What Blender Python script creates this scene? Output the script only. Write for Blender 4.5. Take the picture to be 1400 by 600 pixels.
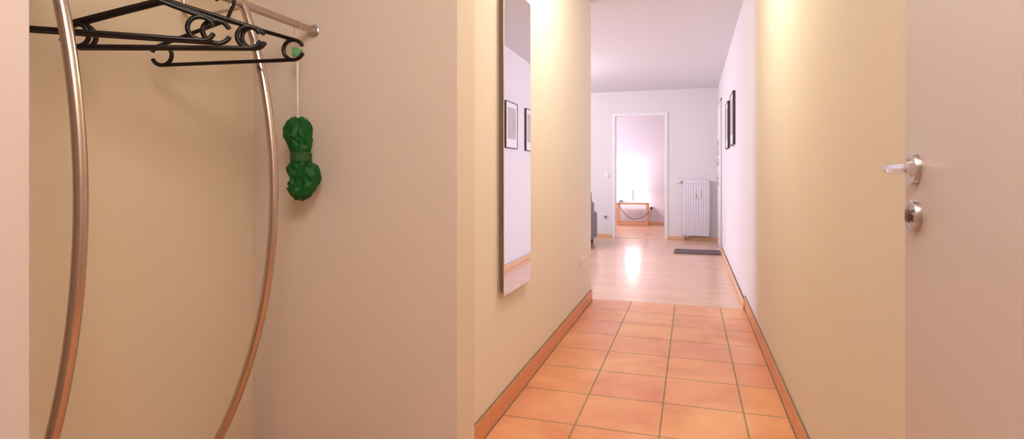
import bpy, bmesh, math, random
from mathutils import Vector, Matrix, Euler, noise
PI = math.pi
random.seed(4)
for o in list(bpy.data.objects):
    bpy.data.objects.remove(o)
S = bpy.context.scene
COL = S.collection

# ------------------------------------------------------------------ camera
FPX = 767.0
YAW = math.atan(244 / 767.0)
HOR = 238.0
cam = bpy.data.cameras.new('camera')
cam.sensor_fit = 'HORIZONTAL'
cam.sensor_width = 36.0
cam.lens = 36.0 * FPX / 1400.0
cam.shift_x = 0.0
cam.shift_y = -(300.0 - HOR) / 1400.0
cam.clip_start = 0.02
co = bpy.data.objects.new('camera', cam)
COL.objects.link(co)
co.location = (0, 0, 1.04)
co.rotation_euler = (PI / 2, 0, YAW)
S.camera = co

# ------------------------------------------------------------------ world, lights, exposure
w = bpy.data.worlds.new('world')
S.world = w
w.use_nodes = True
w.node_tree.nodes['Background'].inputs[0].default_value = (0.86, 0.84, 1.0, 1)
w.node_tree.nodes['Background'].inputs[1].default_value = 1.0
S.view_settings.view_transform = 'Standard'
S.view_settings.look = 'None'
S.view_settings.exposure = 0.0
S.view_settings.gamma = 1.0
S.view_settings.use_curve_mapping = False


def area(name, loc, rot, sx, sy, power, col, spread=180):
    l = bpy.data.lights.new(name, 'AREA')
    l.shape = 'RECTANGLE'
    l.size = sx
    l.size_y = sy
    l.energy = power
    l.color = col
    l.spread = math.radians(spread)
    o = bpy.data.objects.new(name, l)
    COL.objects.link(o)
    o.location = loc
    o.rotation_euler = rot
    return o


def point(name, loc, power, col, r=0.05):
    l = bpy.data.lights.new(name, 'POINT')
    l.energy = power
    l.color = col
    l.shadow_soft_size = r
    o = bpy.data.objects.new(name, l)
    COL.objects.link(o)
    o.location = loc
    return o


WARM = (1.0, 0.90, 0.76)
ROSE = (1.0, 0.88, 0.79)
LILAC = (0.86, 0.84, 1.0)
# daylight at the living room window (far left, out of frame)
area('window_daylight', (-4.95, 6.6, 1.45), (0, -PI / 2, 0), 1.5, 1.7, 125, LILAC)
# hall and entry ceiling lamps (above the frame), then the other lights
point('hall_lamp_light', (-0.19, 2.85, 2.25), 25, WARM, 0.18)
point('entry_lamp_light', (-0.10, 0.10, 2.25), 54, ROSE, 0.30)
point('living_fill_light', (-2.0, 7.0, 2.0), 28, (0.90, 0.88, 1.0), 0.15)  # added fill to brighten the living room, no lamp known there
point('bedside_bulb_light', (-1.12, 11.66, 0.86), 8, (1.0, 0.88, 0.90), 0.07)
area('bedroom_daylight', (-2.9, 10.9, 1.45), (0, -PI / 2, 0), 1.2, 1.2, 44, (0.93, 0.84, 1.0))


# ------------------------------------------------------------------ materials
MATS = {}


def nd(t, typ, **kw):
    n = t.nodes.new(typ)
    for k, v in kw.items():
        setattr(n, k, v)
    return n


def mat(name, col, rough=0.6, metal=0.0, spec=0.5, bump=0.0, bscale=200.0, var=0.0, vscale=3.0, detail=4.0, coat=0.0, **kw):
    m = bpy.data.materials.new(name)
    m.use_nodes = True
    t = m.node_tree
    b = t.nodes['Principled BSDF']
    b.inputs['Base Color'].default_value = (*col, 1)
    b.inputs['Roughness'].default_value = rough
    b.inputs['Metallic'].default_value = metal
    b.inputs['Specular IOR Level'].default_value = spec
    b.inputs['Coat Weight'].default_value = coat
    geo = nd(t, 'ShaderNodeNewGeometry')
    if bump:
        n = nd(t, 'ShaderNodeTexNoise')
        n.inputs['Scale'].default_value = bscale
        n.inputs['Detail'].default_value = detail
        t.links.new(geo.outputs['Position'], n.inputs['Vector'])
        bp = nd(t, 'ShaderNodeBump')
        bp.inputs['Strength'].default_value = bump
        bp.inputs['Distance'].default_value = 0.004
        t.links.new(n.outputs['Fac'], bp.inputs['Height'])
        t.links.new(bp.outputs['Normal'], b.inputs['Normal'])
    if var:
        n = nd(t, 'ShaderNodeTexNoise')
        n.inputs['Scale'].default_value = vscale
        n.inputs['Detail'].default_value = 5
        t.links.new(geo.outputs['Position'], n.inputs['Vector'])
        mx = nd(t, 'ShaderNodeMix', data_type='RGBA')
        mx.inputs[6].default_value = (*[max(0, c * (1 - var)) for c in col], 1)
        mx.inputs[7].default_value = (*[min(1, c * (1 + var)) for c in col], 1)
        t.links.new(n.outputs['Fac'], mx.inputs[0])
        t.links.new(mx.outputs[2], b.inputs['Base Color'])
    MATS[name] = m
    return m


M_hall = mat('hall_left_plaster', (0.88, 0.81, 0.70), 0.92, spec=0.15, bump=0.15, bscale=180, var=0.02, vscale=9)
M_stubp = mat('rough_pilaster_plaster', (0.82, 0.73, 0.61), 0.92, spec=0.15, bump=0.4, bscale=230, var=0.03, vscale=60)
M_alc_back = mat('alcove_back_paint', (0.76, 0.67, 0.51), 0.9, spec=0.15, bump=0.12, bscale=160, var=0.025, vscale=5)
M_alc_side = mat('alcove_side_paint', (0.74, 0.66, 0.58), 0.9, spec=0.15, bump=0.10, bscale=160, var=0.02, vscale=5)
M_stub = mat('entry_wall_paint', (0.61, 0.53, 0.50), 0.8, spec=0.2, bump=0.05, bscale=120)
M_live = mat('living_room_paint', (0.80, 0.77, 0.76), 0.9, spec=0.15, bump=0.15, bscale=130)
M_bed = mat('bedroom_paint', (0.80, 0.75, 0.78), 0.9, spec=0.15, bump=0.1, bscale=130)
M_ceil = mat('ceiling_paint', (0.79, 0.79, 0.83), 0.95, spec=0.1, bump=0.08, bscale=90)
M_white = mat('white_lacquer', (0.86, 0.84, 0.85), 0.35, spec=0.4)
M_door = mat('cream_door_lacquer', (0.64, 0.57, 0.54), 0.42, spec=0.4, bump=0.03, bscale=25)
M_plastic = mat('cream_plastic', (0.88, 0.83, 0.70), 0.35)
M_dark = mat('dark_socket_hole', (0.05, 0.045, 0.05), 0.5)
M_whitepl = mat('white_plastic', (0.85, 0.83, 0.84), 0.35)
M_steel = mat('brushed_steel', (0.52, 0.49, 0.49), 0.32, 1.0)
M_satin = mat('satin_steel_tube', (0.56, 0.47, 0.42), 0.27, 1.0)
M_satin2 = mat('matt_steel_rail', (0.55, 0.46, 0.40), 0.42, 1.0)
M_chrome = mat('chrome', (0.75, 0.75, 0.78), 0.08, 1.0)
M_black = mat('black_hanger_plastic', (0.006, 0.004, 0.005), 0.28, spec=0.35)
M_frame = mat('dark_frame_wood', (0.035, 0.025, 0.03), 0.4)
M_mat_w = mat('passe_partout', (0.85, 0.83, 0.84), 0.7)
M_alu = mat('mirror_backing_edge', (0.30, 0.19, 0.14), 0.5, 0.3)
M_glassedge = mat('dark_mirror_edge', (0.02, 0.03, 0.025), 0.2)
M_sofa = mat('grey_wool_upholstery', (0.33, 0.33, 0.37), 0.95, spec=0.1, bump=0.6, bscale=260, var=0.12, vscale=120)
M_rug = mat('grey_brown_doormat', (0.19, 0.155, 0.155), 0.95, spec=0.1, bump=0.9, bscale=350, var=0.2, vscale=150)
M_rugedge = mat('doormat_rubber_edge', (0.10, 0.07, 0.06), 0.7)
M_pine = mat('pine_wood', (0.82, 0.44, 0.24), 0.45, var=0.08, vscale=20)
M_skirt = mat('beech_skirting', (0.80, 0.50, 0.28), 0.4, var=0.06, vscale=12)
M_green = mat('green_umbrella_cloth', (0.002, 0.095, 0.012), 0.45, spec=0.3, bump=0.12, bscale=60)
M_greenband = mat('dark_green_tie_strap', (0.02, 0.085, 0.02), 0.6)
M_greenpl = mat('green_plastic_handle', (0.02, 0.22, 0.012), 0.4)
M_shaft = mat('white_umbrella_shaft', (0.80, 0.74, 0.68), 0.3, 0.2)
M_strap = mat('pale_wrist_cord', (0.62, 0.46, 0.37), 0.5)
M_tip = mat('dark_red_tip', (0.12, 0.03, 0.02), 0.4)
M_label = mat('paper_label', (0.80, 0.78, 0.74), 0.6)
M_ink = mat('label_ink', (0.06, 0.05, 0.07), 0.6)
M_cord = mat('black_cable', (0.04, 0.035, 0.04), 0.5)
M_cordw = mat('white_cable', (0.62, 0.58, 0.60), 0.5)
M_rad = mat('radiator_enamel', (0.84, 0.80, 0.86), 0.35, spec=0.4)
M_gap = mat('radiator_shadow_grille', (0.35, 0.33, 0.36), 0.7)


def emis(name, col, st):
    m = bpy.data.materials.new(name)
    m.use_nodes = True
    b = m.node_tree.nodes['Principled BSDF']
    b.inputs['Base Color'].default_value = (*col, 1)
    b.inputs['Emission Color'].default_value = (*col, 1)
    b.inputs['Emission Strength'].default_value = st
    return m


M_shade = emis('glowing_lamp_shade', (1.0, 0.93, 0.92), 4.0)


def mirror_mat():
    m = mat('mirror_glass', (0.82, 0.82, 0.84), 0.0, 1.0)
    return m


M_mirror = mirror_mat()


def tile_mat():
    m = bpy.data.materials.new('terracotta_floor_tiles')
    m.use_nodes = True
    t = m.node_tree
    b = t.nodes['Principled BSDF']
    geo = nd(t, 'ShaderNodeNewGeometry')
    mp = nd(t, 'ShaderNodeMapping')
    T = 0.339
    # grout lines at x = -0.118 + k T and y = 4.67 - k T
    mp.inputs['Location'].default_value = (0.118 + 6 * T, -4.67 + 20 * T, 0)
    t.links.new(geo.outputs['Position'], mp.inputs['Vector'])
    br = nd(t, 'ShaderNodeTexBrick')
    br.offset = 0.0
    br.squash = 1.0
    br.inputs['Scale'].default_value = 1.0
    br.inputs['Brick Width'].default_value = T
    br.inputs['Row Height'].default_value = T
    br.inputs['Mortar Size'].default_value = 0.0043
    br.inputs['Mortar Smooth'].default_value = 0.25
    br.inputs['Bias'].default_value = 0.0
    br.inputs['Color1'].default_value = (0.88, 0.47, 0.22, 1)
    br.inputs['Color2'].default_value = (0.80, 0.37, 0.24, 1)
    br.inputs['Mortar'].default_value = (0.36, 0.29, 0.19, 1)
    t.links.new(mp.outputs[0], br.inputs['Vector'])
    n1 = nd(t, 'ShaderNodeTexNoise')
    n1.inputs['Scale'].default_value = 3.2
    n1.inputs['Detail'].default_value = 6
    n1.inputs['Roughness'].default_value = 0.6
    n1.inputs['Distortion'].default_value = 0.6
    t.links.new(geo.outputs['Position'], n1.inputs['Vector'])
    rp = nd(t, 'ShaderNodeValToRGB')
    rp.color_ramp.elements[0].position = 0.30
    rp.color_ramp.elements[0].color = (0.88, 0.70, 0.62, 1)
    rp.color_ramp.elements[1].position = 0.70
    rp.color_ramp.elements[1].color = (1.10, 1.18, 1.08, 1)
    t.links.new(n1.outputs['Fac'], rp.inputs[0])
    mx = nd(t, 'ShaderNodeMix', data_type='RGBA', blend_type='MULTIPLY')
    mx.inputs[0].default_value = 1.0
    t.links.new(br.outputs['Color'], mx.inputs[6])
    t.links.new(rp.outputs[0], mx.inputs[7])
    t.links.new(mx.outputs[2], b.inputs['Base Color'])
    rr = nd(t, 'ShaderNodeMapRange')
    rr.inputs[3].default_value = 0.31
    rr.inputs[4].default_value = 0.8
    t.links.new(br.outputs['Fac'], rr.inputs[0])
    t.links.new(rr.outputs[0], b.inputs['Roughness'])
    b.inputs['Specular IOR Level'].default_value = 0.4
    inv = nd(t, 'ShaderNodeMath', operation='SUBTRACT')
    inv.inputs[0].default_value = 1.0
    t.links.new(br.outputs['Fac'], inv.inputs[1])
    ad = nd(t, 'ShaderNodeMath', operation='MULTIPLY_ADD')
    t.links.new(n1.outputs['Fac'], ad.inputs[0])
    ad.inputs[1].default_value = 0.25
    t.links.new(inv.outputs[0], ad.inputs[2])
    bp = nd(t, 'ShaderNodeBump')
    bp.inputs['Strength'].default_value = 0.5
    bp.inputs['Distance'].default_value = 0.003
    t.links.new(ad.outputs[0], bp.inputs['Height'])
    t.links.new(bp.outputs['Normal'], b.inputs['Normal'])
    return m


def laminate_mat(name, c1, c2, rough):
    m = bpy.data.materials.new(name)
    m.use_nodes = True
    t = m.node_tree
    b = t.nodes['Principled BSDF']
    geo = nd(t, 'ShaderNodeNewGeometry')
    mp = nd(t, 'ShaderNodeMapping')
    mp.inputs['Location'].default_value = (8, 0.02, 0)
    t.links.new(geo.outputs['Position'], mp.inputs['Vector'])
    br = nd(t, 'ShaderNodeTexBrick')
    br.offset = 0.37
    br.inputs['Scale'].default_value = 1.0
    br.inputs['Brick Width'].default_value = 0.62
    br.inputs['Row Height'].default_value = 0.066
    br.inputs['Mortar Size'].default_value = 0.0006
    br.inputs['Mortar Smooth'].default_value = 0.5
    br.inputs['Color1'].default_value = (*c1, 1)
    br.inputs['Color2'].default_value = (*c2, 1)
    br.inputs['Mortar'].default_value = (*[c * 0.6 for c in c2], 1)
    t.links.new(mp.outputs[0], br.inputs['Vector'])
    mp2 = nd(t, 'ShaderNodeMapping')
    mp2.inputs['Scale'].default_value = (1.3, 24, 1)
    t.links.new(geo.outputs['Position'], mp2.inputs['Vector'])
    n = nd(t, 'ShaderNodeTexNoise')
    n.inputs['Scale'].default_value = 2.0
    n.inputs['Detail'].default_value = 6
    t.links.new(mp2.outputs[0], n.inputs['Vector'])
    rp = nd(t, 'ShaderNodeValToRGB')
    rp.color_ramp.elements[0].position = 0.3
    rp.color_ramp.elements[0].color = (0.90, 0.86, 0.83, 1)
    rp.color_ramp.elements[1].position = 0.7
    rp.color_ramp.elements[1].color = (1.05, 1.06, 1.06, 1)
    t.links.new(n.outputs['Fac'], rp.inputs[0])
    mx = nd(t, 'ShaderNodeMix', data_type='RGBA', blend_type='MULTIPLY')
    mx.inputs[0].default_value = 1.0
    t.links.new(br.outputs['Color'], mx.inputs[6])
    t.links.new(rp.outputs[0], mx.inputs[7])
    t.links.new(mx.outputs[2], b.inputs['Base Color'])
    b.inputs['Roughness'].default_value = rough
    b.inputs['Specular IOR Level'].default_value = 0.6
    bp = nd(t, 'ShaderNodeBump')
    bp.inputs['Strength'].default_value = 0.04
    bp.inputs['Distance'].default_value = 0.002
    t.links.new(n.outputs['Fac'], bp.inputs['Height'])
    t.links.new(bp.outputs['Normal'], b.inputs['Normal'])
    return m


M_tile = tile_mat()
M_lam = laminate_mat('pale_beech_laminate', (0.84, 0.55, 0.37), (0.79, 0.49, 0.33), 0.18)
M_lam2 = laminate_mat('warm_beech_laminate', (0.78, 0.46, 0.28), (0.70, 0.38, 0.22), 0.22)
M_tbase = mat('terracotta_skirting', (0.76, 0.33, 0.16), 0.4, spec=0.4, var=0.15, vscale=5)
M_grout = mat('skirting_grout', (0.27, 0.21, 0.13), 0.85)


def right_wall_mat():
    """rough plaster, cream in the hallway; living room paint and window daylight mixed into the paler end"""
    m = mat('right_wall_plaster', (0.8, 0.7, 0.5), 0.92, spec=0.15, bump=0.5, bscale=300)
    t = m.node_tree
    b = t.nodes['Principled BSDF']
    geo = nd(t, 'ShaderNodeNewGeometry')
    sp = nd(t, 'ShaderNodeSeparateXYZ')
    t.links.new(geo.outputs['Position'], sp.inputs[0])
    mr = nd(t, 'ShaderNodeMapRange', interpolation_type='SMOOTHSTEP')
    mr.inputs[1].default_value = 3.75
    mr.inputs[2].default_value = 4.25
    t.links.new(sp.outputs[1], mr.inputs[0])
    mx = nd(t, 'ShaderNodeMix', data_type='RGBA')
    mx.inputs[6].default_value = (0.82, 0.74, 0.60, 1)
    mx.inputs[7].default_value = (0.82, 0.78, 0.79, 1)  # paler tone: living room paint with window daylight painted in
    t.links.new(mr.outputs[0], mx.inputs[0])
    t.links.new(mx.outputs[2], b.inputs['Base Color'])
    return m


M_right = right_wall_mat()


def print_mat():
    m = bpy.data.materials.new('pastel_art_print')
    m.use_nodes = True
    t = m.node_tree
    b = t.nodes['Principled BSDF']
    geo = nd(t, 'ShaderNodeNewGeometry')
    n = nd(t, 'ShaderNodeTexNoise')
    n.inputs['Scale'].default_value = 7
    n.inputs['Detail'].default_value = 4
    t.links.new(geo.outputs['Position'], n.inputs['Vector'])
    rp = nd(t, 'ShaderNodeValToRGB')
    e = rp.color_ramp.elements
    e[0].position = 0.3
    e[0].color = (0.50, 0.42, 0.38, 1)
    e[1].position = 0.72
    e[1].color = (0.60, 0.40, 0.44, 1)
    k = e.new(0.5)
    k.color = (0.55, 0.51, 0.52, 1)
    t.links.new(n.outputs['Fac'], rp.inputs[0])
    t.links.new(rp.outputs[0], b.inputs['Base Color'])
    b.inputs['Roughness'].default_value = 0.6
    return m


M_print = print_mat()


# ------------------------------------------------------------------ mesh helpers
def NB():
    return bmesh.new()


def box(bm, x0, y0, z0, x1, y1, z1, bev=0.0, seg=2):
    r = bmesh.ops.create_cube(bm, size=1.0)
    vs = r['verts']
    for v in vs:
        v.co = Vector(((x0 + x1) / 2 + v.co.x * (x1 - x0), (y0 + y1) / 2 + v.co.y * (y1 - y0), (z0 + z1) / 2 + v.co.z * (z1 - z0)))
    if bev:
        es = set()
        for v in vs:
            es.update(v.link_edges)
        bmesh.ops.bevel(bm, geom=list(es), offset=bev, segments=seg, profile=0.5, affect='EDGES')
    return bm


def tube(bm, pts, r, seg=16, cap=True, closed=False):
    pts = [Vector(p) for p in pts]
    n = len(pts)
    rr = r if isinstance(r, (list, tuple)) else [r] * n
    tg = []
    for i in range(n):
        if closed:
            d = pts[(i + 1) % n] - pts[i - 1]
        else:
            d = pts[min(i + 1, n - 1)] - pts[max(i - 1, 0)]
        tg.append(d.normalized())
    up = Vector((0, 0, 1)) if abs(tg[0].z) < 0.9 else Vector((1, 0, 0))
    nrm = (up - tg[0] * up.dot(tg[0])).normalized()
    rings = []
    for i in range(n):
        nrm = (nrm - tg[i] * nrm.dot(tg[i])).normalized()
        bi = tg[i].cross(nrm)
        rings.append([bm.verts.new(pts[i] + (nrm * math.cos(2 * PI * k / seg) + bi * math.sin(2 * PI * k / seg)) * rr[i]) for k in range(seg)])
    m = n if closed else n - 1
    for i in range(m):
        a, b = rings[i], rings[(i + 1) % n]
        for k in range(seg):
            bm.faces.new((a[k], a[(k + 1) % seg], b[(k + 1) % seg], b[k]))
    if cap and not closed:
        for ring, s, rad, t in ((rings[0], -1, rr[0], tg[0]), (rings[-1], 1, rr[-1], tg[-1])):
            c = bm.verts.new(sum((v.co for v in ring), Vector()) / seg + t * s * rad * 0.45)
            for k in range(seg):
                bm.faces.new((ring[k], ring[(k + 1) % seg], c))
    return bm


def lathe(bm, prof, seg=32, mtx=None):
    """prof: (radius, z) from bottom to top; revolve about z"""
    mtx = mtx or Matrix()
    rings = []
    for r, z in prof:
        if r < 1e-6:
            rings.append([bm.verts.new(mtx @ Vector((0, 0, z)))])
        else:
            rings.append([bm.verts.new(mtx @ Vector((r * math.cos(2 * PI * k / seg), r * math.sin(2 * PI * k / seg), z))) for k in range(seg)])
    for a, b in zip(rings, rings[1:]):
        for k in range(seg):
            k2 = (k + 1) % seg
            if len(a) == 1 and len(b) == 1:
                continue
            if len(a) == 1:
                bm.faces.new((a[0], b[k2], b[k]))
            elif len(b) == 1:
                bm.faces.new((a[k], a[k2], b[0]))
            else:
                bm.faces.new((a[k], a[k2], b[k2], b[k]))
    return bm


def obj(name, bm, m, parent=None, smooth=True, loc=None):
    bmesh.ops.recalc_face_normals(bm, faces=bm.faces)
    me = bpy.data.meshes.new(name)
    bm.to_mesh(me)
    bm.free()
    me.materials.append(m)
    o = bpy.data.objects.new(name, me)
    COL.objects.link(o)
    if smooth:
        for p in me.polygons:
            p.use_smooth = True
        me.set_sharp_from_angle(angle=math.radians(38))
    if parent:
        o.parent = parent
    if loc:
        o.location = loc
    return o


def tag(o, label, cat, group=None):
    o['label'] = label
    o['category'] = cat
    if group:
        o['group'] = group
    return o


def thing(name, label, cat, loc=(0, 0, 0), rz=0, group=None):
    o = bpy.data.objects.new(name, None)
    o.empty_display_size = 0.1
    COL.objects.link(o)
    o.location = loc
    o.rotation_euler = (0, 0, rz)
    return tag(o, label, cat, group)


def struct(name, bm, m, label=None, cat=None, parent=None, smooth=False):
    o = obj(name, bm, m, parent, smooth)
    if not parent:
        o['kind'] = 'structure'
        if label:
            o['label'] = label
            o['category'] = cat
    return o


def sempty(name, label, cat, loc=(0, 0, 0)):
    o = thing(name, label, cat, loc)
    o['kind'] = 'structure'
    return o


# ------------------------------------------------------------------ room shell
XL, XR = -0.783, 0.41
YT = 4.67           # end of the tiles
YF = 9.30           # far wall of the living room
H = 2.60

struct('floor', box(NB(), -2.0, -1.6, -0.12, XR + 0.12, YT, 0.0), M_tile, 'orange terracotta square tiles with grey grout filling the hallway', 'tiled floor')
struct('floor', box(NB(), -5.1, YT, -0.12, XR + 0.12, YF + 0.05, 0.0), M_lam, 'glossy pale pinkish laminate beyond the terracotta tiles', 'wood floor')
struct('floor', box(NB(), -5.1, YF + 0.05, -0.12, 1.6, 12.12, 0.0), M_lam2, 'warm orange wood floor inside the lamplit room through the doorway', 'wood floor')
struct('floor', box(NB(), -5.1, 4.51, -0.12, XL, YT, -0.0005), M_lam)

# ceiling: hall part level, living part falls very slightly to the far wall
struct('ceiling', box(NB(), -2.0, -1.6, 2.45, XR + 0.12, 4.61, 2.6), M_ceil, 'shaded hallway ceiling edge above the end of the left wall', 'ceiling')
bm = NB()
ys = (4.61, 12.12)


def cz(y):
    return 2.452 - (y - 4.61) * 0.0132


v = [bm.verts.new((x, y, cz(y) + dz)) for dz in (0, 0.15) for x in (-5.1, 1.6) for y in ys]
for f in ((0, 1, 3, 2), (4, 5, 7, 6), (0, 1, 5, 4), (2, 3, 7, 6), (0, 2, 6, 4), (1, 3, 7, 5)):
    bm.faces.new([v[i] for i in f])
struct('ceiling', bm, M_ceil, 'pale lilac ceiling of the bright room at the end of the hallway', 'ceiling')

# hallway walls
struct('wall_left', box(NB(), -0.857, 1.940, 0, XL, 4.61, H, 0.003), M_hall, 'cream plaster hallway wall carrying the tall mirror', 'wall')
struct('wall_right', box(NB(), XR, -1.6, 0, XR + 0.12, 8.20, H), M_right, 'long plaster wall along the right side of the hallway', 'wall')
struct('wall_pilaster', box(NB(), -0.80, 1.7825, 0, -0.7645, 1.945, H, 0.002), M_stubp, 'narrow rough plaster strip between alcove and hallway wall', 'wall')
struct('wall_alcove_side', box(NB(), -1.80, 1.782, 0, -0.7655, 1.85, H), M_alc_side, 'pinkish smooth alcove wall behind the green umbrella', 'wall')
struct('wall_alcove_back', box(NB(), -1.75, 0.3, 0, -1.628, 1.782, H), M_alc_back, 'tan back wall of the coat alcove behind the curved tubes', 'wall')
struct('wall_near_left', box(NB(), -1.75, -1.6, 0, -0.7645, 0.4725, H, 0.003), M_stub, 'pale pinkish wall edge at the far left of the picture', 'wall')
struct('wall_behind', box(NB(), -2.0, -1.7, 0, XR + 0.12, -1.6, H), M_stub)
# living room walls
struct('wall_living_front', box(NB(), -5.1, 4.51, 0, -0.857, 4.61, H), M_live)
bm = NB()
box(bm, -5.1, YF, 0, -1.197, YF + 0.12, H)
box(bm, -0.375, YF, 0, 1.6, YF + 0.12, H)
box(bm, -1.197, YF, 2.007, -0.375, YF + 0.12, H)
struct('wall_far', bm, M_live, 'pale grey far wall with the open doorway and radiator', 'wall')
# left wall with a window opening
bm = NB()
box(bm, -5.1, 4.51, 0, -5.0, 5.7, H)
box(bm, -5.1, 7.5, 0, -5.0, YF + 0.12, H)
box(bm, -5.1, 5.7, 0, -5.0, 7.5, 0.65)
box(bm, -5.1, 5.7, 2.25, -5.0, 7.5, H)
struct('wall_living_left', bm, M_live)
wn = sempty('window_1', 'white framed window lighting the living room', 'window', (-5.05, 6.6, 0.65))
bm = NB()
for a in ((-0.9, -0.85, 0, 1.6), (0.85, 0.9, 0, 1.6), (-0.03, 0.03, 0, 1.6)):
    box(bm, -0.03, a[0], a[2], 0.03, a[1], a[3])
box(bm, -0.03, -0.9, 0, 0.03, 0.9, 0.05)
box(bm, -0.03, -0.9, 1.55, 0.03, 0.9, 1.6)
struct('window_frame', bm, M_white, parent=wn)
# right wall: entry door zone
struct('wall_right_end', box(NB(), XR, 9.06, 0, XR + 0.12, YF, H), M_live)
struct('wall_right_lintel', box(NB(), XR, 8.20, 2.06, XR + 0.12, 9.06, H), M_live)
# bedroom shell
bm = NB()
box(bm, -3.1, 12.0, 0, 1.6, 12.12, H)
struct('wall_bedroom_back', bm, M_bed, 'lilac white wall lit by the lamp inside the far room', 'wall')
bm = NB()
box(bm, -3.1, YF + 0.12, 0, -3.0, 12.0, H)
struct('wall_bedroom_left', bm, M_bed)
struct('wall_bedroom_right', box(NB(), 0.5, YF + 0.12, 0, 0.6, 12.0, H), M_bed)


# skirtings -------------------------------------------------------
def tile_skirting(name, x0, x1, y0, y1, start, lab, outx, h=0.088):
    """terracotta skirting tiles along y with grout joints"""
    root = sempty(name, lab, 'skirting', (0, 0, 0))
    bm = NB()
    y = start
    ys_ = [y0]
    while y < y1:
        if y > y0 + 0.02:
            ys_.append(y)
        y += 0.339
    ys_.append(y1)
    for a, b in zip(ys_, ys_[1:]):
        box(bm, x0, a + 0.0018, 0.004, x1, b - 0.0018, h, 0.0015, 1)
    struct('skirting_tile', bm, M_tbase, parent=root, smooth=True)
    bm = NB()
    g0, g1 = (x0, x1 - 0.003) if outx > 0 else (x0 + 0.003, x1)
    box(bm, g0, y0 + 0.003, 0.0, g1, y1 - 0.003, h + 0.0035)
    box(bm, min(x0, x1) - (0.004 if outx < 0 else 0), y0 + 0.003, 0.0005, max(x0, x1) + (0.004 if outx > 0 else 0), y1 - 0.003, 0.004)
    struct('grout', bm, M_grout, parent=root)


tile_skirting('baseboard_left', XL, XL + 0.011, 1.947, 4.61, 1.99 + 0.15, 'terracotta tile skirting along the left hallway wall', 1)
tile_skirting('baseboard_right', XR - 0.011, XR, 1.30, 4.73, 1.30 + 0.2, 'terracotta tile skirting along the right hallway wall', -1)


def skirt(name, b, lab=None):
    bm = NB()
    box(bm, *b, 0.003, 1)
    return struct(name, bm, M_skirt, lab, 'skirting' if lab else None, smooth=True)


skirt('baseboard_right_wood', (XR - 0.024, YT + 0.0, 0, XR - 0.0115, 8.18, 0.058), 'light beech skirting along the right wall beyond the tiles')
skirt('baseboard_far_left', (-4.9, YF - 0.013, 0, -1.225, YF, 0.055), 'light beech skirting on far wall left of the doorway')
skirt('baseboard_far_right', (-0.345, YF - 0.013, 0, XR, YF, 0.055), 'light beech skirting on far wall under the radiator')
skirt('baseboard_bedroom', (-2.9, 11.987, 0, 0.5, 12.0, 0.06), 'orange skirting behind the small pine table')

# bedroom doorway casing ------------------------------------------
d1 = sempty('door_1', 'white door frame of the open doorway in the far wall', 'door frame', (-0.786, YF, 0))
cx0, cx1 = -1.175 + 0.786, -0.397 + 0.786
bm = NB()
for s, x in ((-1, cx0), (1, cx1)):
    xa, xb = (x - 0.052, x - 0.001) if s < 0 else (x + 0.001, x + 0.052)
    box(bm, xa, -0.014, 0, xb, 0.0, 2.035, 0.003, 1)
    box(bm, min(x, x + s * 0.02), -0.005, 0, max(x, x + s * 0.02), 0.135, 1.985)
box(bm, cx0 - 0.052, -0.0145, 1.986, cx1 + 0.052, -0.0005, 2.037, 0.003, 1)
box(bm, cx0 - 0.02, -0.005, 1.985, cx1 + 0.02, 0.135, 2.005)
struct('door_frame', bm, M_white, parent=d1, smooth=True)
bm = NB()
box(bm, cx1 - 0.0015, 0.04, 0.95, cx1 + 0.001, 0.075, 1.04)
struct('strike_plate', bm, M_steel, parent=d1)
bm = NB()
box(bm, cx0, 0.01, 0, cx1, 0.13, 0.006, 0.002, 1)
struct('threshold', bm, M_skirt, parent=d1)

# entry door at the far right --------------------------------------
d2 = sempty('door_2', 'white apartment door seen edge-on beside the radiator', 'door', (XR, 8.63, 0))
bm = NB()
box(bm, -0.012, -0.43, 0, 0.0, -0.385, 2.09, 0.002, 1)
box(bm, -0.012, 0.385, 0, 0.0, 0.43, 2.09, 0.002, 1)
box(bm, -0.012, -0.43, 2.045, -0.0005, 0.43, 2.09, 0.002, 1)
struct('door_frame', bm, mat('grey_white_frame', (0.55, 0.52, 0.57), 0.4), parent=d2, smooth=True)
bm = NB()
box(bm, -0.020, -0.384, 0.008, 0.02, 0.384, 2.044, 0.003, 1)
struct('door_leaf', bm, M_white, parent=d2, smooth=True)
bm = NB()
box(bm, -0.026, 0.05, 0.86, -0.0195, 0.09, 1.10, 0.002, 1)
tube(bm, [(-0.022, 0.07, 0.99), (-0.068, 0.07, 0.99), (-0.072, 0.06, 0.99), (-0.072, -0.05, 0.99)], 0.009, 12)
tube(bm, [(-0.022, 0.07, 0.90), (-0.034, 0.07, 0.90)], 0.012, 12)
struct('door_handle', bm, M_steel, parent=d2, smooth=True)
bm = NB()
box(bm, -0.045, 0.0, 1.32, -0.0195, 0.06, 1.53, 0.004, 1)
struct('safety_lock', bm, M_steel, parent=d2, smooth=True)
bm = NB()
box(bm, -0.038, 0.02, 1.16, -0.0195, 0.07, 1.27, 0.004, 1)
tube(bm, [(-0.0385, 0.045, 1.21), (-0.05, 0.045, 1.21)], 0.014, 12)
struct('night_latch', bm, M_steel, parent=d2, smooth=True)

# near door leaf on the right ----------------------------------------
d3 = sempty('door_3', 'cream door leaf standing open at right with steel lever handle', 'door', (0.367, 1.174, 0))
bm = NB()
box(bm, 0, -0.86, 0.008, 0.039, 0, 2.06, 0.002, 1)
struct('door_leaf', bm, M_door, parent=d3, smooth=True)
RY = Matrix.Rotation(-PI / 2, 4, 'Y')     # z axis -> -x


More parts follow.
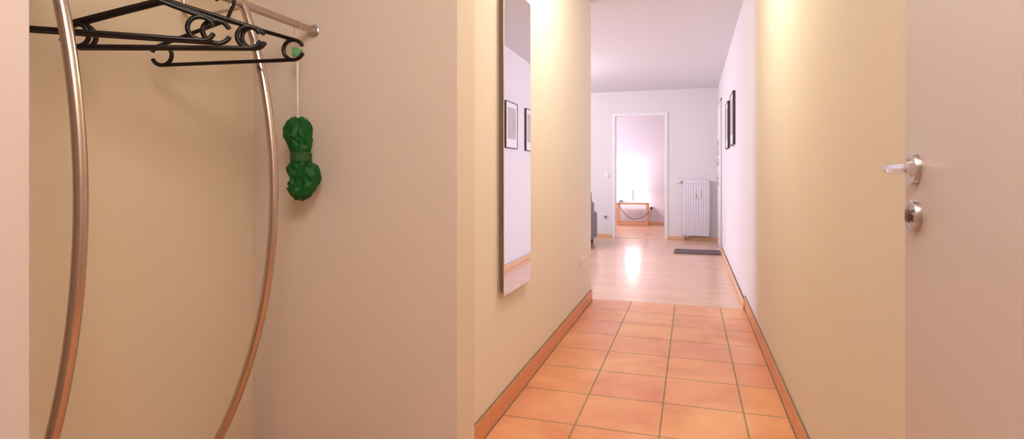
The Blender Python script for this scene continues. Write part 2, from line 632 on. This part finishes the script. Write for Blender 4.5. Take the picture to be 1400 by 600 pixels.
def rosette_bm(z):
    bm = NB()
    mt = Matrix.Translation((0, -0.0535, z)) @ RY
    lathe(bm, [(0, 0), (0.0265, 0), (0.0265, 0.0088), (0.0258, 0.0098), (0.0175, 0.0098), (0.017, 0.0085), (0.0, 0.0085)], 48, mt)
    return bm


hd = struct('door_handle', rosette_bm(1.049), M_steel, parent=d3, smooth=True)
bm = NB()
mt = Matrix.Translation((0, -0.0535, 1.049)) @ RY
lathe(bm, [(0, 0.007), (0.0125, 0.007), (0.0125, 0.012), (0.0095, 0.015), (0.0095, 0.040), (0, 0.040)], 28, mt)
# lever: bend far from the door, then runs back to the camera side
path = [(-0.025, -0.0535, 1.049), (-0.038, -0.054, 1.049), (-0.044, -0.057, 1.049), (-0.0465, -0.066, 1.049), (-0.047, -0.095, 1.049), (-0.046, -0.135, 1.049), (-0.044, -0.164, 1.049)]
tube(bm, path, [0.0075, 0.0075, 0.0075, 0.008, 0.0088, 0.0098, 0.0104], 8)
obj('lever', bm, M_chrome, hd)
tt = struct('thumb_turn', rosette_bm(0.969), M_steel, parent=d3, smooth=True)
bm = NB()
mt = Matrix.Translation((0, -0.0535, 0.969)) @ RY
lathe(bm, [(0, 0.007), (0.0085, 0.007), (0.0085, 0.011), (0.0065, 0.012), (0.0065, 0.014), (0, 0.014)], 24, mt)
box(bm, -0.0165, -0.0585, 0.9575, -0.0095, -0.0485, 0.9805, 0.003, 2)
obj('turn_knob', bm, mat('dark_reflection_steel', (0.28, 0.22, 0.20), 0.2, 1.0), tt)  # brownish dark reflections are put into the knob's base colour

# ------------------------------------------------------------------ coat rack
RX, RZ = -1.505, 1.64
AK = 0.8945          # the rack, hangers and umbrella are drawn at this size


def aloc(x, y, z):
    return (x * AK, y * AK, 1.04 + (z - 1.04) * AK)


rack = thing('coat_rack', 'curved steel tube coat rack with rail fixed across the alcove', 'coat rack', aloc(RX, 1.25, 0))
rack.scale = (AK,) * 3


def arcx(z):
    R = 1.75
    return -1.374 - (R - math.sqrt(R * R - (z - 0.975) ** 2))


for yy in (0.955, 1.60):
    bm = NB()
    pts = [(arcx(z) - RX, yy - 1.25, z) for z in [-0.1222 + 2.2 * i / 60 for i in range(61)]]
    tube(bm, pts, 0.0152, 28)
    o = obj('upright_tube', bm, M_satin, rack)
bm = NB()
tube(bm, [(0, 0.530 - 1.25, RZ), (0, 1.15 - 1.25, RZ), (0, 1.990 - 1.25, RZ)], 0.0145, 28)
obj('rail', bm, M_satin2, rack)
for yy, s in ((1.9915, -1), (0.5295, 1)):
    bm = NB()
    mt = Matrix.Translation((0, yy - 1.25, RZ)) @ Matrix.Rotation(PI / 2 * (1 if s < 0 else -1), 4, 'X')
    lathe(bm, [(0, 0), (0.027, 0), (0.027, 0.004), (0.024, 0.007), (0.018, 0.009), (0.0175, 0.022), (0, 0.022)], 36, mt)
    obj('wall_flange', bm, M_steel, rack)
for yy in (0.955, 1.60):
    bm = NB()
    zz = 1.628
    xw = -1.775 - RX
    r = 0.03
    p = [(arcx(zz) - RX - 0.008, yy - 1.25, zz), (xw + r, yy - 1.25, zz - 0.016)]
    for k in range(1, 7):
        a = k / 6 * PI / 2
        p.append((xw + r - r * math.sin(a), yy - 1.25, zz - 0.016 + r - r * math.cos(a)))
    p.append((xw, yy - 1.25, 1.80))
    tube(bm, p, 0.0058, 12)
    tube(bm, [(-0.055, yy - 1.25, zz), (-0.055, yy - 1.25, 1.80)], 0.0042, 10)
    obj('side_bracket', bm, M_satin, rack)
bm = NB()
for dx in (-0.055, -0.162, -0.27):
    tube(bm, [(dx, 0.955 - 1.25, 1.80), (dx, 1.60 - 1.25, 1.80)], 0.0058, 10)
for i in range(7):
    x = -0.055 - i * 0.0358
    tube(bm, [(x, 0.955 - 1.25, 1.806), (x, 1.60 - 1.25, 1.806)], 0.003, 8)
obj('hat_shelf', bm, M_satin, rack)


# ------------------------------------------------------------------ hangers
HW, HD, NK = 0.2237, 0.1078, 0.0945      # ring centre, ring drop below apex, apex below rail top
RR = 0.0335
TR = 0.0068


def hanger_bms():
    """local: x along bar, z up, origin at the top of the rail"""
    body = NB()
    zc = -NK - HD
    for s in (-1, 1):
        cxr = s * HW
        # tangent line from apex to ring
        ap = Vector((s * 0.006, 0, -NK))
        c = Vector((cxr, 0, zc))
        d = c - ap
        L = d.length
        al = math.asin(RR / L)
        ang = math.atan2(d.z, s * d.x) + al
        tl = math.sqrt(L * L - RR * RR)
        tp = Vector((ap.x + s * math.cos(ang) * tl, 0, ap.z + math.sin(ang) * tl))
        tube(body, [(0, 0, -NK + 0.001), (s * 0.012, 0, -NK - 0.003), (ap.x + (tp.x - ap.x) * 0.5, 0, ap.z + (tp.z - ap.z) * 0.5), tp], TR, 12)
    tube(body, [(-HW, 0, zc - RR), (0, 0, zc - RR), (HW, 0, zc - RR)], TR, 12)
    rings = []
    for s in (-1, 1):
        b = NB()
        gap = math.radians(21)
        p = []
        for i in range(41):
            a = gap + (2 * PI - 2 * gap) * i / 40
            p.append((s * (HW + RR * math.cos(a)), 0, zc + RR * math.sin(a)))
        tube(b, p, TR * 1.02, 12)
        rings.append(b)
    hook = NB()
    hr = 0.030
    cz_ = 0.0052 - hr
    p = [(0, 0, -NK - 0.004), (0.006, 0, -NK + 0.012), (0.0265, 0, cz_ - 0.018)]
    for i in range(17):
        a = -0.30 + (PI + 0.30) * i / 16
        p.append((hr * math.cos(a), 0, cz_ + hr * math.sin(a)))
    tube(hook, p, TR * 0.9, 12)
    return body, rings, hook


def make_hanger():
    root = bpy.data.objects.new('coat_hanger', None)
    COL.objects.link(root)
    b, rings, hk = hanger_bms()
    obj('shoulder_frame', b, M_black, root)
    for r in rings:
        obj('end_ring', r, M_black, root)
    obj('hook', hk, M_black, root)
    return root


proto = make_hanger()


def dup(o):
    r = o.copy()
    COL.objects.link(r)
    for ch in o.children:
        c = ch.copy()
        COL.objects.link(c)
        c.parent = r
    return r


HG = [
    (1.5195, 0.3055, 0.0402, 'black plastic hanger hanging lowest, its right ring in front of umbrella handle'),
    (1.2731, 0.73, 0.083, 'black hanger, front one of the middle pair crossing the far curved tube'),
    (1.292, 0.755, 0.0915, 'black hanger, rear one of the middle pair crossing the far curved tube'),
    (1.1035, 0.81, 0.034, 'black hanger nearest the left wall edge, its right ring leftmost of all'),
    (1.137, 0.82, 0.035, 'black hanger just behind the leftmost one, their end rings overlapping'),
]
for i, (y, ph, ta, lab) in enumerate(HG):
    o = proto if i == 0 else dup(proto)
    o.location = aloc(RX, y, RZ + 0.0146)
    o.scale = (AK * (1.07 if i == 4 else 1.0), AK, AK)
    o.rotation_euler = (Matrix.Rotation(ph, 3, 'Z') @ Matrix.Rotation(-ta, 3, 'Y')).to_euler()
    tag(o, lab, 'clothes hanger', 'black plastic hangers on the alcove rail')

# ------------------------------------------------------------------ umbrella
UY = 1.887
um = thing('umbrella', 'small folded green umbrella hanging from the steel rail by its cord', 'umbrella', aloc(RX, UY, RZ))
um.scale = (AK,) * 3
bm = NB()
random.seed(11)
rows = [  # z (relative to rail), left x, right x  (metres about the shaft)
    (-0.372, -0.012, 0.030), (-0.378, -0.026, 0.036), (-0.392, -0.040, 0.045), (-0.420, -0.051, 0.052), (-0.450, -0.047, 0.053),
    (-0.475, -0.034, 0.053), (-0.500, -0.024, 0.052), (-0.520, -0.021, 0.050), (-0.545, -0.022, 0.048), (-0.556, -0.028, 0.060),
    (-0.568, -0.034, 0.082), (-0.590, -0.036, 0.088), (-0.620, -0.035, 0.088), (-0.645, -0.033, 0.082), (-0.662, -0.034, 0.070),
    (-0.680, -0.030, 0.056), (-0.692, -0.018, 0.046), (-0.699, 0.004, 0.030)]
seg = 96
rings = []
# resample the rows finely
fine = []
for a, b in zip(rows, rows[1:]):
    for k in range(5):
        t = k / 5
        fine.append(tuple(a[j] + (b[j] - a[j]) * t for j in range(3)))
fine.append(rows[-1])
dv = Vector((0.7848, 0.6198, 0))       # facing direction across the view
nv = Vector((0.6198, -0.7848, 0))
for z, l, r in fine:
    c = (l + r) / 2
    hw = (r - l) / 2
    dep = min(hw, 0.045) * 0.95
    ring = []
    low = z < -0.55
    for k in range(seg):
        a = 2 * PI * k / seg
        if low:
            fold = 0.20 * abs(math.sin(2.5 * a + (z + 0.55) * 14)) ** 0.7 + 0.05 * math.sin(7 * a + z * 40)
        else:
            fold = 0.20 * abs(math.sin(3 * a + z * 11)) ** 0.7 + 0.04 * math.sin(8 * a - z * 40)
        nn = (0.5 - abs(noise.noise(Vector((math.cos(a) * 1.5, math.sin(a) * 1.5, z * 20))) * 2)) * 0.20
        nn += (0.4 - abs(noise.noise(Vector((math.cos(a) * 2.4 + 5 + z * 12, math.sin(a) * 2.4, z * 30))) * 2)) * 0.13
        fold -= 0.11
        tight = 0.35 if -0.550 < z < -0.512 else 1.0
        f = 1 + (nn + fold - 0.06) * tight
        ring.append(bm.verts.new(dv * (c + hw * f * math.cos(a)) + nv * (dep * f * math.sin(a)) + Vector((0, 0, z + 0.006 * math.sin(5 * a + 1) * (1 if z < -0.56 else 0.6)))))
    rings.append(ring)
for a, b in zip(rings, rings[1:]):
    for k in range(seg):
        bm.faces.new((a[k], a[(k + 1) % seg], b[(k + 1) % seg], b[k]))
bm.faces.new(rings[0])
bm.faces.new(rings[-1])
cano = obj('canopy', bm, M_green, um)
# swirl of rolled cloth at the lower end: overlapping spiral lips
bm = NB()
for q, (r0, zz) in enumerate(((0.050, -0.660), (0.038, -0.678), (0.024, -0.692))):
    p = []
    for k in range(41):
        a = q * 1.9 + 2 * PI * k / 40 * 0.92
        rad = r0 * (1 + 0.10 * math.sin(3 * a))
        p.append(dv * (0.016 + rad * math.cos(a)) + nv * (rad * 0.72 * math.sin(a)) + Vector((0, 0, zz + 0.009 * math.sin(a * 1 + q))))
    tube(bm, p, [0.0028 + 0.003 * math.sin(PI * k / 40) for k in range(41)], 8)
obj('rolled_hem', bm, M_green, cano)
bm = NB()
ringa = []
for z in (-0.553, -0.550, -0.534, -0.518, -0.515):
    ringa.append([])
    for k in range(64):
        a = 2 * PI * k / 64
        hw, dep = 0.0395, 0.0375
        rr_ = 1.0 + 0.03 * math.sin(3 * a) + (-0.03 if z in (-0.553, -0.515) else 0.05)
        ringa[-1].append(bm.verts.new(dv * (0.0135 + hw * rr_ * math.cos(a)) + nv * (dep * rr_ * math.sin(a)) + Vector((0, 0, z + 0.003 * math.sin(a)))))
for a, b in zip(ringa, ringa[1:]):
    for k in range(64):
        bm.faces.new((a[k], a[(k + 1) % 64], b[(k + 1) % 64], b[k]))
obj('tie_strap', bm, M_greenband, um)
bm = NB()
for k in range(6):
    a = 2 * PI * k / 6 + 0.5
    c = dv * (0.008 + 0.024 * math.cos(a)) + nv * (0.02 * math.sin(a))
    tube(bm, [c + Vector((0, 0, -0.385)), c + Vector((0, 0, -0.366))], 0.002, 8)
obj('rib_tips', bm, M_shaft, um)
bm = NB()
tube(bm, [(0, 0, -0.122), (0, 0, -0.40)], 0.0048, 14)
obj('shaft', bm, M_shaft, um)
bm = NB()
tube(bm, [Vector((0, 0, -0.690)) + dv * 0.018, Vector((0, 0, -0.706)) + dv * 0.018], [0.012, 0.009], 14)
obj('tip', bm, M_tip, um)
# handle: small green block with a wedge
bm = NB()
pr = [(-0.021, -0.128), (0.001, -0.128), (0.021, -0.109), (0.021, -0.104), (-0.001, -0.093), (-0.021, -0.093)]
fr = [bm.verts.new(dv * x + nv * 0.013 + Vector((0, 0, z))) for x, z in pr]
bk = [bm.verts.new(dv * x - nv * 0.013 + Vector((0, 0, z))) for x, z in pr]
bm.faces.new(fr)
bm.faces.new(bk)
for i in range(6):
    j = (i + 1) % 6
    bm.faces.new((fr[i], fr[j], bk[j], bk[i]))
bmesh.ops.bevel(bm, geom=list(bm.edges), offset=0.0015, segments=2, affect='EDGES')
obj('handle', bm, M_greenpl, um)
bm = NB()
p = []
for i in range(13):
    a = PI * i / 12
    p.append((0.0165 * math.cos(a), 0, 0.0165 * math.sin(a)))
p = [(0.004, 0, -0.094), (0.0155, 0, -0.05)] + p + [(-0.0155, 0, -0.05), (-0.004, 0, -0.094)]
tube(bm, p, 0.0012, 8)
obj('wrist_cord', bm, M_strap, um)

# ------------------------------------------------------------------ mirror
mi = thing('wall_mirror', 'tall narrow frameless mirror on the left hallway wall', 'mirror', (XL, 2.4715, 0.518))
bm = NB()
box(bm, 0.0245, -0.2065, 0, 0.0280, 0.2065, 1.36)
obj('glass', bm, M_mirror, mi, False)
bm = NB()
box(bm, 0.0235, -0.2070, -0.0005, 0.0245, 0.2070, 1.3605)
obj('dark_edge', bm, M_glassedge, mi, False)
bm = NB()
box(bm, 0.0, -0.185, 0.03, 0.0235, 0.185, 1.33)
obj('backing', bm, M_alu, mi, False)

# ------------------------------------------------------------------ pictures
for yc, lab in ((5.96, 'black framed pastel print on right wall, nearer and larger of two'), (6.74, 'black framed pastel print on right wall, farther one beside the white door')):
    p = thing('picture_frame', lab, 'picture', (XR, yc, 1.326), group='framed prints on the right wall')
    bm = NB()
    hw, hh, t = 0.21, 0.515, 0.009
    box(bm, -0.026, -hw, 0, 0, -hw + t, hh)
    box(bm, -0.026, hw - t, 0, 0, hw, hh)
    box(bm, -0.026, -hw + t, 0, 0, hw - t, t)
    box(bm, -0.026, -hw + t, hh - t, 0, hw - t, hh)
    obj('frame', bm, M_frame, p, False)
    bm = NB()
    box(bm, -0.020, -hw + t, t, -0.004, hw - t, hh - t)
    obj('mat_board', bm, M_mat_w, p, False)
    bm = NB()
    box(bm, -0.0215, -hw + 0.062, 0.105, -0.0195, hw - 0.062, hh - 0.062)
    obj('print', bm, M_print, p, False)


# ------------------------------------------------------------------ sockets and switches
def socket(name, loc, rz, n, lab, cat, m=M_whitepl, kind='socket', w1=0.08):
    """local: face looks to -y, width along x"""
    r = thing(name, lab, cat, loc, rz)
    bm = NB()
    W = w1 * n
    box(bm, -W / 2, -0.009, -w1 / 2, W / 2, 0, w1 / 2, 0.003, 2)
    obj('cover_plate', bm, m, r)
    for i in range(n):
        cx = -W / 2 + w1 * (i + 0.5)
        if kind == 'socket':
            bm = NB()
            mt = Matrix.Translation((cx, -0.009, 0)) @ Matrix.Rotation(PI / 2, 4, 'X')
            lathe(bm, [(0.021, 0.0), (0.0245, 0.0), (0.0255, 0.003), (0.028, 0.0035), (0.029, 0.0), (0.021, 0.0)], 32, mt)
            obj('insert_ring', bm, m, r)
            bm = NB()
            lathe(bm, [(0.0, 0.0003), (0.0215, 0.0003), (0.0215, 0.0012), (0, 0.0012)], 32, mt)
            obj('recess', bm, m if m is M_plastic else M_gap, r)
            bm = NB()
            for sx in ((-0.0095, 0.0095) if m is M_plastic else (0.0,)):
                rad = 0.0028 if m is M_plastic else 0.010
                box(bm, cx + sx - rad, -0.0112, -rad, cx + sx + rad, -0.0100, rad, 0.0005, 1)
            obj('pin_holes', bm, M_dark, r)
        else:
            bm = NB()
            box(bm, cx - 0.027, -0.013, -0.027, cx + 0.027, -0.008, 0.027, 0.002, 2)
            obj('rocker', bm, m, r)
    return r


socket('double_wall_socket', (XL, 4.215, 0.375), PI / 2, 2, 'cream double socket low on the left wall near its corner', 'wall socket', M_plastic)
socket('light_switch', (-1.315, YF, 1.02), 0, 1, 'white light switch on far wall left of the doorway', 'light switch', kind='switch')
socket('wall_socket', (-1.335, YF, 0.335), 0, 1, 'white socket with dark centre on far wall beside the sofa', 'wall socket')
socket('wall_socket', (XR, 7.95, 0.32), -PI / 2, 1, 'small white socket low on right wall before the white door', 'wall socket')

# ------------------------------------------------------------------ radiator
ra = thing('radiator', 'white ribbed panel radiator on the far wall beside the door', 'radiator', (0.086, YF, 0.076))
bm = NB()
n, W, hh = 10, 0.372, 0.80
z0, z1 = 0.033, 0.833
prof = []
for i in range(n):
    x0 = -W / 2 + W * i / n
    s = W / n
    prof += [(x0, -0.092), (x0 + s * 0.14, -0.092), (x0 + s * 0.30, -0.103), (x0 + s * 0.70, -0.103), (x0 + s * 0.86, -0.092)]
prof.append((W / 2, -0.092))
lo = [bm.verts.new((x, y, z0)) for x, y in prof]
hi = [bm.verts.new((x, y, z1)) for x, y in prof]
for i in range(len(prof) - 1):
    bm.faces.new((lo[i], lo[i + 1], hi[i + 1], hi[i]))
box(bm, -0.2, -0.097, 0, 0.2, -0.088, z0, 0.003, 1)
box(bm, -0.2, -0.097, z1, 0.2, -0.088, 0.866, 0.003, 1)
box(bm, -0.2, -0.097, 0.002, -W / 2, -0.088, 0.864, 0.003, 1)
box(bm, W / 2, -0.097, 0.002, 0.2, -0.088, 0.864, 0.003, 1)
obj('front_panel', bm, M_rad, ra)
bm = NB()
box(bm, -0.2, -0.088, 0.006, -0.194, -0.02, 0.862, 0.002, 1)
box(bm, 0.194, -0.088, 0.006, 0.2, -0.02, 0.862, 0.002, 1)
obj('side_panel', bm, M_rad, ra)
bm = NB()
for i in range(28):
    x = -0.19 + 0.38 * i / 27
    box(bm, x - 0.003, -0.087, 0.854, x + 0.003, -0.03, 0.862)
box(bm, -0.194, -0.03, 0.80, 0.194, -0.022, 0.862)
obj('top_grille', bm, M_rad, ra)
bm = NB()
box(bm, -0.19, -0.05, 0.02, 0.19, -0.0, 0.78)
obj('convector', bm, M_gap, ra)
bm = NB()
tube(bm, [(-0.2, -0.055, 0.835), (-0.225, -0.055, 0.835)], 0.009, 12)
tube(bm, [(-0.222, -0.055, 0.835), (-0.238, -0.055, 0.835)], 0.017, 16)
obj('valve_body', bm, M_steel, ra)
bm = NB()
tube(bm, [(-0.238, -0.055, 0.835), (-0.262, -0.055, 0.835), (-0.285, -0.055, 0.835)], [0.016, 0.021, 0.019], 20)
obj('thermostat_knob', bm, M_whitepl, ra)
bm = NB()
for x in (-0.175, -0.125):
    tube(bm, [(x, -0.06, 0.01), (x, -0.06, -0.018)], 0.013, 14)
    tube(bm, [(x, -0.06, -0.018), (x, -0.06, -0.04), (x, -0.045, -0.05), (x, 0, -0.05)], 0.009, 12)
    tube(bm, [(x, -0.075, -0.022), (x, -0.045, -0.022)], 0.015, 14)
obj('pipe_valves', bm, M_steel, ra)
bm = NB()
box(bm, -0.012, -0.112, 0.585, 0.068, -0.1035, 0.715, 0.002, 1)
lb = obj('cost_meter', bm, M_label, ra)
bm = NB()
for i in range(8):
    z = 0.594 + i * 0.0145
    ln = 0.020 if i < 3 else 0.010 + 0.006 * (i % 2)
    box(bm, -0.008, -0.1128, z, -0.008 + ln, -0.1119, z + 0.008)
for i in range(6):
    z = 0.600 + i * 0.018
    box(bm, 0.020, -0.1124, z, 0.026, -0.1119, z + 0.004)
obj('printed_marks', bm, M_ink, lb, False)

# ------------------------------------------------------------------ doormat
dm = thing('doormat', 'grey brown rectangular doormat in front of the white door', 'doormat', (0.082, 7.93, 0))
bm = NB()
box(bm, -0.285, -0.265, 0.004, 0.285, 0.10, 0.018, 0.004, 2)
obj('pile', bm, M_rug, dm)
bm = NB()
box(bm, -0.292, -0.272, 0.0, 0.292, 0.107, 0.010, 0.003, 2)
obj('rubber_backing', bm, M_rugedge, dm)

# ------------------------------------------------------------------ sofa (only its end shows past the corner)
so = thing('sofa', 'grey fabric sofa end showing past the left wall corner', 'sofa', (-2.3, 8.1, 0))
bm = NB()
box(bm, -0.88, -0.42, 0.06, 0.90, 0.545, 0.28, 0.03, 3)
obj('base', bm, M_sofa, so)
for s in (-1, 1):
    bm = NB()
    a = s * 0.93
    box(bm, min(a, a - s * 0.16), -0.44, 0.07, max(a, a - s * 0.16), 0.56, 0.47, 0.035, 4)
    obj('armrest', bm, M_sofa, so)
for s in (0, 1):
    bm = NB()
    box(bm, -0.76 + s * 0.765, -0.2, 0.27, -0.005 + s * 0.765, 0.53, 0.44, 0.04, 4)
    obj('seat_cushion', bm, M_sofa, so)
bm = NB()
box(bm, -0.90, -0.46, 0.25, 0.915, -0.18, 0.64, 0.05, 4)
obj('backrest', bm, M_sofa, so)
# side wing stepping up from arm to backrest
bm = NB()
box(bm, 0.72, -0.40, 0.40, 0.929, 0.30, 0.635, 0.045, 4)
obj('side_bolster', bm, M_sofa, so)
bm = NB()
box(bm, 0.60, -0.38, 0.58, 0.925, 0.12, 0.80, 0.05, 4)
obj('back_cushion', bm, M_sofa, so)
bm = NB()
box(bm, -0.88, -0.38, 0.58, 0.58, -0.10, 0.785, 0.06, 4)
obj('back_cushion', bm, M_sofa, so)
for sx in (-0.85, 0.86):
    for sy in (-0.36, 0.47):
        bm = NB()
        tube(bm, [(sx, sy, 0.0), (sx, sy, 0.075)], [0.018, 0.024], 14)
        obj('foot', bm, M_frame, so)

# ------------------------------------------------------------------ bedroom: side table, lamp, cables
tx0, tx1, ty0, ty1 = -1.435, -0.815, 11.52, 11.88
tb = thing('side_table', 'small open pine frame table under the glowing lamp', 'side table', ((tx0 + tx1) / 2, (ty0 + ty1) / 2, 0))
hx, hy = (tx1 - tx0) / 2, (ty1 - ty0) / 2
q = 0.017
for sx in (-1, 1):
    for sy in (-1, 1):
        bm = NB()
        box(bm, sx * (hx - q) - q, sy * (hy - q) - q, 0, sx * (hx - q) + q, sy * (hy - q) + q, 0.455, 0.002, 1)
        obj('leg', bm, M_pine, tb)
for sy in (-1, 1):
    for z, hgt in ((0.030, 0.03), (0.425, 0.03)):
        bm = NB()
        box(bm, -hx + 2 * q, sy * (hy - q) - q * 0.8, z, hx - 2 * q, sy * (hy - q) + q * 0.8, z + hgt, 0.002, 1)
        obj('rail', bm, M_pine, tb)
for sx in (-1, 1):
    for z in (0.030, 0.425):
        bm = NB()
        box(bm, sx * (hx - q) - q * 0.8, -hy + 2 * q, z, sx * (hx - q) + q * 0.8, hy - 2 * q, z + 0.03, 0.002, 1)
        obj('rail', bm, M_pine, tb)
bm = NB()
box(bm, -hx - 0.005, -hy - 0.005, 0.455, hx + 0.005, hy + 0.005, 0.475, 0.003, 1)
obj('table_top', bm, M_whitepl, tb)

lx, ly = -1.12, 11.66
lp = thing('table_lamp', 'glowing table lamp with thin dark stem on the pine table', 'table lamp', (lx, ly, 0.475))
bm = NB()
lathe(bm, [(0, 0), (0.085, 0), (0.088, 0.004), (0.085, 0.010), (0.02, 0.014), (0, 0.014)], 36)
obj('base', bm, M_whitepl, lp)
bm = NB()
tube(bm, [(0, 0, 0.012), (0, 0, 0.30)], 0.009, 14)
obj('stem', bm, mat('dark_stem', (0.10, 0.08, 0.10), 0.3, 0.6), lp)
bm = NB()
lathe(bm, [(0.150, 0.255), (0.105, 0.50), (0.103, 0.50), (0.148, 0.255), (0.150, 0.255)], 48)
obj('lamp_shade', bm, M_shade, lp)

bm = NB()


def spline(P, n=12):
    P = [Vector(p) for p in P]
    P = [P[0]] + P + [P[-1]]
    out = []
    for i in range(1, len(P) - 2):
        for k in range(n):
            t = k / n
            a, b, c, d = P[i - 1], P[i], P[i + 1], P[i + 2]
            out.append(0.5 * ((2 * b) + (c - a) * t + (2 * a - 5 * b + 4 * c - d) * t * t + (3 * b - a - 3 * c + d) * t ** 3))
    out.append(P[-2])
    return out


yb = ty0 - 0.02
cb = thing('lamp_cable', 'dark cable sagging across the pine table frame to a plug', 'cable', (-1.3, 11.6, 0))
off = Vector((-1.3, 11.6, 0))
P = [(-1.20, 11.66, 0.481), (-1.28, 11.62, 0.481), (-1.35, 11.56, 0.482), (-1.37, yb, 0.470), (-1.37, yb, 0.40), (-1.27, yb, 0.24), (-1.12, yb, 0.145), (-1.0, yb, 0.15), (-0.88, yb, 0.20), (-0.795, yb + 0.03, 0.27), (-0.775, 11.75, 0.33), (-0.775, 11.965, 0.335)]
tube(bm, [p - off for p in spline(P, 8)], 0.0055, 8)
obj('cord', bm, M_cord, cb)
bm = NB()
box(bm, -0.045 - 0.04, -0.028, 0.475, -0.045 + 0.04, 0.002, 0.503, 0.004, 2)
obj('inline_switch', bm, M_dark, cb)
bm = NB()
tube(bm, [Vector((-0.775, 11.93, 0.335)) - off, Vector((-0.775, 11.985, 0.335)) - off], [0.018, 0.030], 16)
obj('plug', bm, M_dark, cb)
r = socket('wall_socket', (-0.775, 12.0, 0.335), 0, 1, 'socket behind the pine table holding the lamp plug', 'wall socket')
bm = NB()
P = [(-0.72, 11.985, 0.345), (-0.66, 11.985, 0.30), (-0.58, 11.985, 0.20), (-0.47, 11.985, 0.09), (-0.30, 11.98, 0.065)]
tube(bm, spline(P, 6), 0.003, 8)
tag(obj('telephone_cord', bm, M_cordw), 'thin pale cord running down the lit wall to the skirting', 'cable')
